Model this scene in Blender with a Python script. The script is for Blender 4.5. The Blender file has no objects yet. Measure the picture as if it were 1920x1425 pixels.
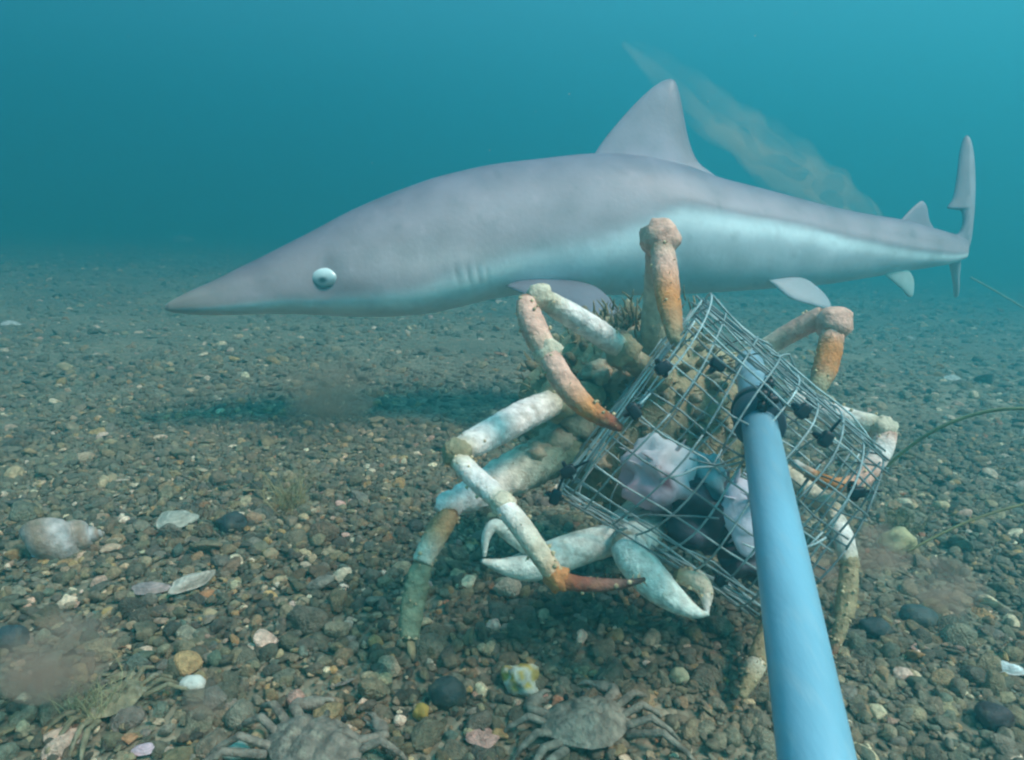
import bpy, bmesh, math, random
import numpy as np
from mathutils import Vector, Matrix, noise, Euler

random.seed(7); rng = np.random.default_rng(7)
SC = bpy.context.scene
COL = SC.collection

# ------------------------------------------------------------------ camera
F = 1250.0; CX, CY = 960.0, 712.5
CAM = Vector((0, 0, 0.355))
PITCH = math.radians(-12.7); ROLL = math.radians(2.6)
FWD = Vector((0, math.cos(PITCH), math.sin(PITCH)))
_r0 = Vector((1, 0, 0)); _u0 = _r0.cross(FWD)
RIGHT = _r0 * math.cos(ROLL) + _u0 * math.sin(ROLL)
UP = _u0 * math.cos(ROLL) - _r0 * math.sin(ROLL)
cd = bpy.data.cameras.new('camera'); cam = bpy.data.objects.new('camera', cd); COL.objects.link(cam)
cam.matrix_world = Matrix(((RIGHT.x, UP.x, -FWD.x, CAM.x), (RIGHT.y, UP.y, -FWD.y, CAM.y),
                           (RIGHT.z, UP.z, -FWD.z, CAM.z), (0, 0, 0, 1)))
cd.sensor_fit = 'HORIZONTAL'; cd.angle = 2 * math.atan(CX / F)
cd.clip_start = 0.01; cd.clip_end = 400
SC.camera = cam

# ------------------------------------------------------------------ light
SUN_AZ, SUN_EL = math.radians(118), math.radians(55)      # azimuth from +Y towards +X
w = bpy.data.worlds.new('World'); SC.world = w; w.use_nodes = True
nt = w.node_tree; nt.nodes.clear()
wo = nt.nodes.new('ShaderNodeOutputWorld'); bg = nt.nodes.new('ShaderNodeBackground')
sky = nt.nodes.new('ShaderNodeTexSky'); sky.sky_type = 'NISHITA'; sky.sun_disc = False
sky.sun_elevation = SUN_EL; sky.sun_rotation = SUN_AZ
flt = nt.nodes.new('ShaderNodeMix'); flt.data_type = 'RGBA'; flt.blend_type = 'MULTIPLY'
flt.inputs[0].default_value = 1.0
flt.inputs[7].default_value = (0.82, 0.94, 0.80, 1)       # daylight after the water column above
nt.links.new(sky.outputs[0], flt.inputs[6]); nt.links.new(flt.outputs[2], bg.inputs[0])
bg.inputs[1].default_value = 0.15
nt.links.new(bg.outputs[0], wo.inputs[0])

sl = bpy.data.lights.new('sun', 'SUN'); sl.energy = 5.0; sl.angle = math.radians(20); sl.color = (1.0, 0.80, 0.71)
so = bpy.data.objects.new('sun', sl); COL.objects.link(so)
to_sun = Vector((math.sin(SUN_AZ) * math.cos(SUN_EL), math.cos(SUN_AZ) * math.cos(SUN_EL), math.sin(SUN_EL)))
so.rotation_euler = to_sun.to_track_quat('Z', 'Y').to_euler(); so.location = to_sun * 8

SC.view_settings.view_transform = 'Standard'; SC.view_settings.look = 'None'
SC.view_settings.gamma = 1; SC.view_settings.exposure = 1.74; SC.view_settings.use_curve_mapping = False
SC.render.engine = 'CYCLES'
SC.cycles.use_denoising = True
SC.cycles.max_bounces = 5; SC.cycles.diffuse_bounces = 2; SC.cycles.glossy_bounces = 2
SC.cycles.transmission_bounces = 3; SC.cycles.volume_bounces = 2; SC.cycles.transparent_max_bounces = 6
SC.cycles.volume_step_rate = 2.0; SC.cycles.volume_max_steps = 64
SC.cycles.filter_width = 2.3

HAZE_DENSITY = 0.46
HAZE_COLOR = (0.074, 0.49, 0.575)
HAZE_ANISO = 0.60

# ------------------------------------------------------------------ helpers
def P(px, py, d):
    px, py, d = float(px), float(py), float(d)
    return CAM + d * (FWD + ((px - CX) / F) * RIGHT + ((CY - py) / F) * UP)
def hgt(x, y):
    v = Vector((x, y, 0))
    return 0.010 * noise.noise(v * 2.3) + 0.022 * noise.noise(v * 0.7 + Vector((5, 2, 1))) * min(1, max(0, (y - 0.5)))
def G(px, py, lift=0.0):
    dr = FWD + ((px - CX) / F) * RIGHT + ((CY - py) / F) * UP
    z = 0.0
    for _ in range(6):
        t = (z - CAM.z) / dr.z
        p = CAM + t * dr; z = hgt(p.x, p.y)
    return Vector((p.x, p.y, z + lift))
def depth(p):
    return (Vector(p) - CAM).dot(FWD)

def tag(o, label=None, cat=None, group=None, kind=None):
    if label: o['label'] = label
    if cat: o['category'] = cat
    if group: o['group'] = group
    if kind: o['kind'] = kind
    return o
def empty(name, loc):
    o = bpy.data.objects.new(name, None); COL.objects.link(o); o.location = loc
    o.empty_display_size = 0.02
    return o
def setparent(o, p):
    o.parent = p
    o.matrix_parent_inverse = Matrix.Translation(p.location).inverted() if p.type == 'EMPTY' else Matrix()

class MB:
    """collects geometry with per-vertex colour, builds ONE mesh object"""
    def __init__(s): s.v = []; s.f = []; s.c = []
    def add(s, vs, fs, cs):
        b = len(s.v); s.v += [tuple(v) for v in vs]; s.f += [tuple(i + b for i in f) for f in fs]
        if isinstance(cs, tuple): cs = [cs] * len(vs)
        s.c += list(cs)
    def build(s, name, mat, parent=None, smooth=True, origin=None):
        o_ = Vector(origin) if origin is not None else Vector((0, 0, 0))
        vs = [(v[0] - o_.x, v[1] - o_.y, v[2] - o_.z) for v in s.v]
        me = bpy.data.meshes.new(name); me.from_pydata(vs, [], s.f); me.update()
        at = me.color_attributes.new('col', 'FLOAT_COLOR', 'POINT')
        at.data.foreach_set('color', np.array([(c[0], c[1], c[2], 1) for c in s.c], dtype=np.float32).ravel())
        if smooth: me.polygons.foreach_set('use_smooth', [True] * len(me.polygons))
        me.materials.append(mat)
        o = bpy.data.objects.new(name, me); COL.objects.link(o); o.location = o_
        if parent: setparent(o, parent)
        return o

def cat(pts, sub):
    """Catmull-Rom through rows of numbers"""
    a = np.array(pts, float); n = len(a)
    if n < 3:
        t = np.linspace(0, 1, sub + 1)[:, None]; return a[0] * (1 - t) + a[-1] * t
    p = np.vstack([2 * a[0] - a[1], a, 2 * a[-1] - a[-2]]); out = []
    for i in range(1, n):
        for k in range(sub):
            t = k / sub
            out.append(0.5 * ((2 * p[i]) + (-p[i-1] + p[i+1]) * t + (2*p[i-1] - 5*p[i] + 4*p[i+1] - p[i+2]) * t*t
                              + (-p[i-1] + 3*p[i] - 3*p[i+1] + p[i+2]) * t**3))
    out.append(p[n]); return np.array(out)

def sweep(mb, pts, sub=6, n=12, rough=0.0, rfreq=60, squash=1.0, caps=True, smoothpath=True):
    """pts rows: x y z r cr cg cb ; rounded tube"""
    a = cat(pts, sub) if smoothpath else np.array(pts, float)
    a[:, 3] = np.maximum(a[:, 3], 1e-5); a[:, 4:] = np.clip(a[:, 4:], 0, 1)
    if caps:
        r0 = a[0].copy(); r1 = a[-1].copy()
        d0 = a[0, :3] - a[1, :3]; d0 /= (np.linalg.norm(d0) + 1e-9); d1 = a[-1, :3] - a[-2, :3]; d1 /= (np.linalg.norm(d1) + 1e-9)
        ca = []
        for s_, rr in ((0.85, 0.45), (0.6, 0.8)):
            e = r0.copy(); e[:3] += d0 * r0[3] * s_ * .6; e[3] *= rr; ca.append(e)
        cb = []
        for s_, rr in ((0.6, 0.8), (0.85, 0.45)):
            e = r1.copy(); e[:3] += d1 * r1[3] * s_ * .6; e[3] *= rr; cb.append(e)
        a = np.vstack([ca, a, cb])
    m = len(a); vs = []; cs = []; fs = []
    up = Vector((0.13, 0.31, 0.94)); prev = None
    for i in range(m):
        p = Vector(a[i, :3]); t = Vector(a[min(i+1, m-1), :3] - a[max(i-1, 0), :3]); t.normalize()
        if prev is None:
            s = t.cross(up)
            if s.length < .1: s = t.cross(Vector((1, 0, 0)))
        else: s = prev - t * prev.dot(t)
        s.normalize(); prev = s; b = t.cross(s)
        for k in range(n):
            th = 2 * math.pi * k / n
            r = float(a[i, 3])
            q = p + r * (math.cos(th) * s + squash * math.sin(th) * b)
            if rough:
                q += (q - p) * rough * noise.noise(q * rfreq)
            vs.append(q); cs.append(tuple(a[i, 4:7]))
    for i in range(m - 1):
        for k in range(n):
            fs.append((i*n + k, i*n + (k+1) % n, (i+1)*n + (k+1) % n, (i+1)*n + k))
    b0 = len(vs); vs.append(Vector(a[0, :3])); cs.append(tuple(a[0, 4:7])); vs.append(Vector(a[-1, :3])); cs.append(tuple(a[-1, 4:7]))
    for k in range(n):
        fs.append((b0, (k+1) % n, k)); fs.append((b0 + 1, (m-1)*n + k, (m-1)*n + (k+1) % n))
    mb.add(vs, fs, cs)

def ico(sub):
    bm = bmesh.new(); bmesh.ops.create_icosphere(bm, subdivisions=sub, radius=1)
    vs = [v.co.copy() for v in bm.verts]; fs = [tuple(v.index for v in f.verts) for f in bm.faces]; bm.free(); return vs, fs
ICO = {k: ico(k) for k in (1, 2, 3, 4)}
def blob(mb, c, axes, col, sub=3, amp=0.15, freq=1.5, seed=0, colf=None):
    """noisy ellipsoid; axes: three vectors"""
    vs, fs = ICO[sub]; out = []; cs = []
    for v in vs:
        k = 1 + amp * noise.noise(v * freq + Vector((seed * 7.1, seed * 3.3, seed)))
        q = Vector(c) + (axes[0] * v.x + axes[1] * v.y + axes[2] * v.z) * k
        out.append(q); cs.append(colf(v, q) if colf else col)
    mb.add(out, fs, cs)

# ------------------------------------------------------------------ materials
def mat_col(name, rough=0.7, spec=0.3, bump=0.3, bscale=300, var=0.25, vscale=60, metallic=0.0, mott=None, sss=0.0):
    m = bpy.data.materials.new(name); m.use_nodes = True; t = m.node_tree; N = t.nodes; L = t.links
    b = N['Principled BSDF']; b.inputs['Roughness'].default_value = rough
    b.inputs['Specular IOR Level'].default_value = spec; b.inputs['Metallic'].default_value = metallic
    at = N.new('ShaderNodeAttribute'); at.attribute_name = 'col'
    tc = N.new('ShaderNodeTexCoord')
    n1 = N.new('ShaderNodeTexNoise'); n1.inputs['Scale'].default_value = vscale; n1.inputs['Detail'].default_value = 5
    L.new(tc.outputs['Object'], n1.inputs['Vector'])
    mr = N.new('ShaderNodeMapRange'); mr.inputs[1].default_value = .3; mr.inputs[2].default_value = .7
    mr.inputs[3].default_value = 1 - var; mr.inputs[4].default_value = 1 + var
    L.new(n1.outputs['Fac'], mr.inputs[0])
    mx = N.new('ShaderNodeMix'); mx.data_type = 'RGBA'; mx.blend_type = 'MULTIPLY'; mx.inputs[0].default_value = 1
    L.new(at.outputs['Color'], mx.inputs[6]); L.new(mr.outputs[0], mx.inputs[7])
    last = mx.outputs[2]
    if mott:
        n3 = N.new('ShaderNodeTexNoise'); n3.inputs['Scale'].default_value = mott[0]; n3.inputs['Detail'].default_value = 6
        L.new(tc.outputs['Object'], n3.inputs['Vector'])
        m3 = N.new('ShaderNodeMapRange'); m3.inputs[1].default_value = .52; m3.inputs[2].default_value = .68; m3.inputs[4].default_value = mott[2]
        L.new(n3.outputs['Fac'], m3.inputs[0])
        x3 = N.new('ShaderNodeMix'); x3.data_type = 'RGBA'; L.new(m3.outputs[0], x3.inputs[0]); L.new(last, x3.inputs[6])
        x3.inputs[7].default_value = (*mott[1], 1); last = x3.outputs[2]
    L.new(last, b.inputs['Base Color'])
    n2 = N.new('ShaderNodeTexNoise'); n2.inputs['Scale'].default_value = bscale; n2.inputs['Detail'].default_value = 4
    L.new(tc.outputs['Object'], n2.inputs['Vector'])
    bp = N.new('ShaderNodeBump'); bp.inputs['Strength'].default_value = bump; bp.inputs['Distance'].default_value = 0.002
    L.new(n2.outputs['Fac'], bp.inputs['Height']); L.new(bp.outputs[0], b.inputs['Normal'])
    if sss: b.inputs['Subsurface Weight'].default_value = sss; b.inputs['Subsurface Radius'].default_value = (.006, .004, .003); b.inputs['Subsurface Scale'].default_value = 1.0
    return m

M_SHARK = mat_col('shark_skin', rough=.48, spec=.4, bump=.2, bscale=140, var=.17, vscale=20, mott=(40, (.22, .18, .20), .20))
M_EYE = mat_col('eye', rough=.2, spec=.6, bump=0, var=.05)
M_CRAB = mat_col('spider_crab_shell', rough=.75, spec=.25, bump=.9, bscale=330, var=.3, vscale=130, mott=(120, (.36, .25, .13), .28))
M_SHORE = mat_col('shore_crab_shell', rough=.75, spec=.25, bump=1.0, bscale=380, var=.5, vscale=120, mott=(150, (.36, .32, .24), .7))
M_WIRE = mat_col('galvanised_wire', rough=.5, spec=.5, bump=.4, bscale=900, var=.35, vscale=90, metallic=.25)
M_TIE = mat_col('black_plastic', rough=.45, spec=.4, bump=.1, var=.2)
M_PIPE = mat_col('plastic_pipe', rough=.36, spec=.5, bump=.10, bscale=260, var=.12, vscale=16, mott=(70, (.34, .44, .48), .3))
for n_ in M_PIPE.node_tree.nodes:      # scuffs run along the pipe
    if n_.type == 'TEX_NOISE':
        mp_ = M_PIPE.node_tree.nodes.new('ShaderNodeMapping'); mp_.inputs['Scale'].default_value = (2.2, .5, .5); src_ = n_.inputs['Vector'].links[0].from_socket
        M_PIPE.node_tree.links.new(src_, mp_.inputs[0]); M_PIPE.node_tree.links.new(mp_.outputs[0], n_.inputs['Vector'])
M_BAIT = mat_col('bait_flesh', rough=.5, spec=.4, bump=.5, bscale=160, var=.18, vscale=50)
M_SHELL = mat_col('shell', rough=.6, spec=.35, bump=.6, bscale=400, var=.35, vscale=110, mott=(85, (.22, .17, .10), .45))
M_WEED = mat_col('weed', rough=.6, spec=.3, bump=.2, var=.3, vscale=60)

def mat_pebble():
    m = bpy.data.materials.new('pebble_stone'); m.use_nodes = True; t = m.node_tree; N = t.nodes; L = t.links
    b = N['Principled BSDF']; b.inputs['Roughness'].default_value = .62; b.inputs['Specular IOR Level'].default_value = .35
    at = N.new('ShaderNodeAttribute'); at.attribute_type = 'INSTANCER'; at.attribute_name = 'pcol'
    oi = N.new('ShaderNodeObjectInfo'); tc = N.new('ShaderNodeTexCoord')
    ad = N.new('ShaderNodeVectorMath'); ad.operation = 'MULTIPLY_ADD'
    ad.inputs[1].default_value = (1, 1, 1); L.new(tc.outputs['Object'], ad.inputs[0])
    L.new(oi.outputs['Random'], ad.inputs[2])
    sc = N.new('ShaderNodeVectorMath'); sc.operation = 'SCALE'; sc.inputs[3].default_value = 1.0; L.new(ad.outputs[0], sc.inputs[0])
    n1 = N.new('ShaderNodeTexNoise'); n1.inputs['Scale'].default_value = 2.4; n1.inputs['Detail'].default_value = 6
    L.new(sc.outputs[0], n1.inputs['Vector'])
    mr = N.new('ShaderNodeMapRange'); mr.inputs[1].default_value = .3; mr.inputs[2].default_value = .7; mr.inputs[3].default_value = .6; mr.inputs[4].default_value = 1.4
    L.new(n1.outputs['Fac'], mr.inputs[0])
    mx = N.new('ShaderNodeMix'); mx.data_type = 'RGBA'; mx.blend_type = 'MULTIPLY'; mx.inputs[0].default_value = 1
    L.new(at.outputs['Color'], mx.inputs[6]); L.new(mr.outputs[0], mx.inputs[7]); L.new(mx.outputs[2], b.inputs['Base Color'])
    n2 = N.new('ShaderNodeTexNoise'); n2.inputs['Scale'].default_value = 7; n2.inputs['Detail'].default_value = 4
    L.new(sc.outputs[0], n2.inputs['Vector'])
    bp = N.new('ShaderNodeBump'); bp.inputs['Strength'].default_value = .5; bp.inputs['Distance'].default_value = .15
    L.new(n2.outputs['Fac'], bp.inputs['Height']); L.new(bp.outputs[0], b.inputs['Normal'])
    return m
M_PEB = mat_pebble()

def mat_seabed():
    m = bpy.data.materials.new('seabed_grit'); m.use_nodes = True; t = m.node_tree; N = t.nodes; L = t.links
    b = N['Principled BSDF']; b.inputs['Roughness'].default_value = .85; b.inputs['Specular IOR Level'].default_value = .2
    tc = N.new('ShaderNodeTexCoord')
    vo = N.new('ShaderNodeTexVoronoi'); vo.inputs['Scale'].default_value = 110; L.new(tc.outputs['Object'], vo.inputs['Vector'])
    n1 = N.new('ShaderNodeTexNoise'); n1.inputs['Scale'].default_value = 3; n1.inputs['Detail'].default_value = 8; L.new(tc.outputs['Object'], n1.inputs['Vector'])
    sp = N.new('ShaderNodeSeparateColor'); L.new(vo.outputs['Color'], sp.inputs[0])
    r = N.new('ShaderNodeValToRGB'); L.new(sp.outputs[0], r.inputs[0])
    e = r.color_ramp.elements; e[0].color = (.20, .168, .115, 1); e[1].color = (.40, .34, .24, 1); e[1].position = .95
    x = e.new(.5); x.color = (.26, .22, .15, 1); y = e.new(.8); y.color = (.31, .26, .18, 1)
    mr = N.new('ShaderNodeMapRange'); mr.inputs[1].default_value = .3; mr.inputs[2].default_value = .7; mr.inputs[3].default_value = .65; mr.inputs[4].default_value = 1.35
    L.new(n1.outputs['Fac'], mr.inputs[0])
    mx = N.new('ShaderNodeMix'); mx.data_type = 'RGBA'; mx.blend_type = 'MULTIPLY'; mx.inputs[0].default_value = 1
    L.new(r.outputs[0], mx.inputs[6]); L.new(mr.outputs[0], mx.inputs[7]); L.new(mx.outputs[2], b.inputs['Base Color'])
    bp = N.new('ShaderNodeBump'); bp.inputs['Strength'].default_value = .8; bp.inputs['Distance'].default_value = .006; bp.invert = True
    L.new(vo.outputs['Distance'], bp.inputs['Height']); L.new(bp.outputs[0], b.inputs['Normal'])
    return m
M_BED = mat_seabed()

# ------------------------------------------------------------------ seabed
def axis_lines(lo, hi, fine_lo, fine_hi, step):
    a = list(np.arange(fine_lo, fine_hi + 1e-6, step)); s = step; x = fine_hi
    while x < hi: s *= 1.25; x += s; a.append(min(x, hi))
    s = step; x = fine_lo
    while x > lo: s *= 1.25; x -= s; a.insert(0, max(x, lo))
    return a
xs = axis_lines(-45, 45, -2, 2, .04); ys = axis_lines(-20, 60, 0, 4, .04)
mb = MB(); nx = len(xs)
mb.add([(x, y, hgt(x, y) - 0.0036 + 0.011 * max(0, noise.noise(Vector((x * 3.3, y * 3.3, 6))) - .12) + 0.0085 * min(1, max(0, (y - .7) / 1.5))) for y in ys for x in xs],
       [(j*nx + i, j*nx + i + 1, (j+1)*nx + i + 1, (j+1)*nx + i) for j in range(len(ys) - 1) for i in range(nx - 1)], (1, 1, 1))
seabed = mb.build('seabed', M_BED); tag(seabed, kind='structure')

# pebbles: 8 stone shapes
def stone_mesh(i):
    r = random.Random(100 + i); vs, fs = ICO[3]
    planes = [(Vector((r.gauss(0, 1), r.gauss(0, 1), r.gauss(0, 1))).normalized(), r.uniform(.5, .85)) for _ in range(12 if i % 2 else 6)]
    ax = Vector((1.0, r.uniform(.65, .95), (r.uniform(.42, .7) if i < 7 else .16))); out = []
    for v in vs:
        q = v * (1 + .22 * noise.noise(v * 1.3 + Vector((i * 5.3, 0, 0))) + .05 * noise.noise(v * 4 + Vector((i, 3, 0))))
        for n_, dd in planes:
            e = q.dot(n_) - dd
            if e > 0: q = q - n_ * e * .85
        out.append((q.x * ax.x, q.y * ax.y, q.z * ax.z))
    me = bpy.data.meshes.new('pebble'); me.from_pydata(out, [], fs); me.update()
    me.polygons.foreach_set('use_smooth', [True] * len(me.polygons)); me.materials.append(M_PEB); return me
STONES = [stone_mesh(i) for i in range(8)]

PAL = [((.060, .066, .055), 20), ((.035, .040, .036), 15), ((.105, .105, .082), 18), ((.16, .135, .085), 13), ((.085, .068, .045), 12),
       ((.20, .185, .14), 9), ((.12, .13, .12), 10), ((.27, .20, .10), 3), ((.30, .27, .20), 4), ((.50, .48, .42), 3.6), ((.22, .12, .07), 1), ((.36, .27, .25), .9), ((.05, .09, .085), 5)]
pw = np.array([p[1] for p in PAL], float); pw /= pw.sum(); PC = np.array([p[0] for p in PAL])
def scatter(n, d0, d1, rmean, rsig, power=1.0):
    """points in a wide wedge in front of the camera, uniform over area"""
    u = rng.random(n); d = np.sqrt(d0**2 + u * (d1**2 - d0**2))
    x = (rng.random(n) * 2 - 1) * (d * 1.05 + 0.12)
    r = np.clip(rng.lognormal(math.log(rmean), rsig, n), rmean * .45, rmean * 3.2)
    return np.stack([x, d, r], 1)
sets = [scatter(26000, .20, 1.2, .0024, .35), scatter(30000, .20, 1.3, .0044, .40), scatter(5600, .20, 1.3, .0082, .33), scatter(260, .25, 1.5, .0135, .22),
        scatter(44000, 1.3, 3.0, .0070, .42), scatter(5000, 1.3, 3.0, .0125, .3),
        scatter(60000, 3.0, 7.5, .011, .45)]
pts = np.vstack(sets); n = len(pts)
cidx = rng.choice(len(PAL), n, p=pw)
pcol = (1.5 * PC[cidx] + .045 * np.array((1.0, .95, .78))) * rng.uniform(.7, 1.3, (n, 1)) * rng.uniform(.93, 1.07, (n, 3)) * np.array((1.22, .96, .76))
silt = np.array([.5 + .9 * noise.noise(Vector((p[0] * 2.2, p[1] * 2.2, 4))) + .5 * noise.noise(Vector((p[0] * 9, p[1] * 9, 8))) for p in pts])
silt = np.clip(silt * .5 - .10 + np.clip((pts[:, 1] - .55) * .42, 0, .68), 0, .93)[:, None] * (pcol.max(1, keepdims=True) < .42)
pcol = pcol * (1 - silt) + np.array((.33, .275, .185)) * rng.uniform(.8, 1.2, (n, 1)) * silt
rot = np.stack([rng.normal(0, .35, n), rng.normal(0, .35, n), rng.random(n) * 6.283], 1)
scl = pts[:, 2:3] * rng.uniform(.85, 1.15, (n, 3))
pos = np.array([(p[0], p[1], hgt(p[0], p[1])) for p in pts]); pos[:, 2] += pts[:, 2] * rng.uniform(-.25, .45, n)
sidx = rng.integers(0, 8, n)
# largest in view become stones of their own
rel = pos - np.array(CAM); zc = rel @ np.array(FWD); pxs = CX + F * (rel @ np.array(RIGHT)) / zc; pys = CY - F * (rel @ np.array(UP)) / zc
app = pts[:, 2] / zc; app[(pxs < 0) | (pxs > 1920) | (pys > 1425) | (pys < 400)] = 0
big = np.argsort(-app)[:300]
STONE_OBJ = []
for k in big:
    o = bpy.data.objects.new('pebble', STONES[sidx[k]]); COL.objects.link(o)
    o.location = pos[k]; o.rotation_euler = rot[k]; o.scale = scl[k]; o.parent = seabed
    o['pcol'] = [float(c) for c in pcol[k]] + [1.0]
keep = np.ones(n, bool); keep[big] = False
pos, rot, scl, sidx, pcol = pos[keep], rot[keep], scl[keep], sidx[keep], pcol[keep]
me = bpy.data.meshes.new('gravel'); me.vertices.add(len(pos)); me.vertices.foreach_set('co', pos.astype(np.float32).ravel())
a = me.attributes.new('prot', 'FLOAT_VECTOR', 'POINT'); a.data.foreach_set('vector', rot.astype(np.float32).ravel())
a = me.attributes.new('pscl', 'FLOAT_VECTOR', 'POINT'); a.data.foreach_set('vector', scl.astype(np.float32).ravel())
a = me.attributes.new('pidx', 'INT', 'POINT'); a.data.foreach_set('value', sidx.astype(np.int32))
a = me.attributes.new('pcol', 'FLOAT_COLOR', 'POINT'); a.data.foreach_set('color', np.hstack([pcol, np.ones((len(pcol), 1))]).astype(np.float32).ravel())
me.materials.append(M_PEB)
gravel = bpy.data.objects.new('gravel', me); COL.objects.link(gravel)
tag(gravel, 'mixed brown, grey and dark green gravel covering the seabed', 'gravel', kind='stuff')
ng = bpy.data.node_groups.new('gravel_scatter', 'GeometryNodeTree')
ng.interface.new_socket('Geometry', in_out='INPUT', socket_type='NodeSocketGeometry'); ng.interface.new_socket('Geometry', in_out='OUTPUT', socket_type='NodeSocketGeometry')
gi = ng.nodes.new('NodeGroupInput'); go = ng.nodes.new('NodeGroupOutput'); iop = ng.nodes.new('GeometryNodeInstanceOnPoints')
jn = ng.nodes.new('GeometryNodeJoinGeometry')
firsts = {}
for o in seabed.children:
    if o.name.startswith('pebble'): firsts.setdefault(o.data.name, o)
order = [firsts.get(m_.name) for m_ in STONES]
for o in reversed([x for x in order if x]):
    oi = ng.nodes.new('GeometryNodeObjectInfo'); oi.transform_space = 'ORIGINAL'; oi.inputs['Object'].default_value = o; oi.inputs['As Instance'].default_value = True
    ng.links.new(oi.outputs['Geometry'], jn.inputs[0])
def nattr(nm, ty):
    q = ng.nodes.new('GeometryNodeInputNamedAttribute'); q.data_type = ty; q.inputs['Name'].default_value = nm; return q.outputs['Attribute']
ng.links.new(gi.outputs[0], iop.inputs['Points']); ng.links.new(jn.outputs[0], iop.inputs['Instance'])
iop.inputs['Pick Instance'].default_value = True
ng.links.new(nattr('pidx', 'INT'), iop.inputs['Instance Index'])
e2r = ng.nodes.new('FunctionNodeEulerToRotation'); ng.links.new(nattr('prot', 'FLOAT_VECTOR'), e2r.inputs[0]); ng.links.new(e2r.outputs[0], iop.inputs['Rotation'])
ng.links.new(nattr('pscl', 'FLOAT_VECTOR'), iop.inputs['Scale']); ng.links.new(iop.outputs[0], go.inputs[0])
md = gravel.modifiers.new('scatter', 'NODES'); md.node_group = ng

# ------------------------------------------------------------------ haze (the water)
hz = MB(); x0, x1, y0, y1, z0, z1 = -48, 48, -22, 63, -1.2, 3.0
hz.add([(x, y, z) for z in (z0, z1) for y in (y0, y1) for x in (x0, x1)],
       [(0, 2, 3, 1), (4, 5, 7, 6), (0, 1, 5, 4), (2, 6, 7, 3), (0, 4, 6, 2), (1, 3, 7, 5)], (1, 1, 1))
mh = bpy.data.materials.new('water_haze'); mh.use_nodes = True; mh.node_tree.nodes.clear()
ho = mh.node_tree.nodes.new('ShaderNodeOutputMaterial'); pv = mh.node_tree.nodes.new('ShaderNodeVolumePrincipled')
pv.inputs['Color'].default_value = (*HAZE_COLOR, 1); pv.inputs['Density'].default_value = HAZE_DENSITY; pv.inputs['Anisotropy'].default_value = HAZE_ANISO
mh.node_tree.links.new(pv.outputs[0], ho.inputs['Volume'])
haze = hz.build('haze', mh, smooth=False); tag(haze, 'blue-green hazy sea water filling the whole view', 'water', kind='stuff')
haze.display_type = 'WIRE'

# ------------------------------------------------------------------ shark
ST = [  # px x, top y, bottom y, depth, width ratio
    (310, 572, 580, 1.057, 1.7), (318, 566, 584, 1.06, 1.7), (348, 550, 588, 1.07, 1.55), (400, 527, 590, 1.085, 1.35), (450, 502, 589, 1.10, 1.2), (500, 478, 587, 1.115, 1.1),
    (560, 448, 587, 1.13, 1.0), (620, 417, 590, 1.145, .93), (680, 388, 592, 1.155, .86), (740, 363, 591, 1.165, .82), (800, 342, 586, 1.175, .8),
    (860, 326, 574, 1.18, .78), (920, 313, 560, 1.185, .76), (1000, 303, 549, 1.19, .74), (1110, 292, 551, 1.20, .72), (1200, 297, 553, 1.21, .70),
    (1280, 314, 551, 1.22, .68), (1340, 335, 548, 1.23, .66), (1400, 350, 544, 1.245, .65), (1460, 365, 540, 1.26, .64), (1550, 388, 533, 1.285, .64),
    (1620, 402, 522, 1.305, .66), (1690, 413, 510, 1.325, .66), (1740, 426, 502, 1.34, .6), (1785, 438, 494, 1.35, .45), (1812, 448, 484, 1.355, .3)]
sh = cat(ST, 14); NV = 72
bx = [310, 500, 600, 750, 900, 1100, 1180, 1250, 1400, 1500, 1600, 1700, 1812]
bb = [-.35, -.5, -.6, -.55, -.42, -.30, -.1, .17, .20, .17, 0., -.32, -.5]
bs = [.25, .22, .22, .25, .25, .2, .15, .07, .05, .05, .07, .1, .2]
SH_ORIGIN = P(1000, 430, 1.19)
mb = MB(); vs = []; cs = []; fs = []; ns = len(sh)
ctr = [P(r[0], (r[1] + r[2]) / 2, r[3]) for r in sh]
GILL = [838, 858, 877, 895, 911]
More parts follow.
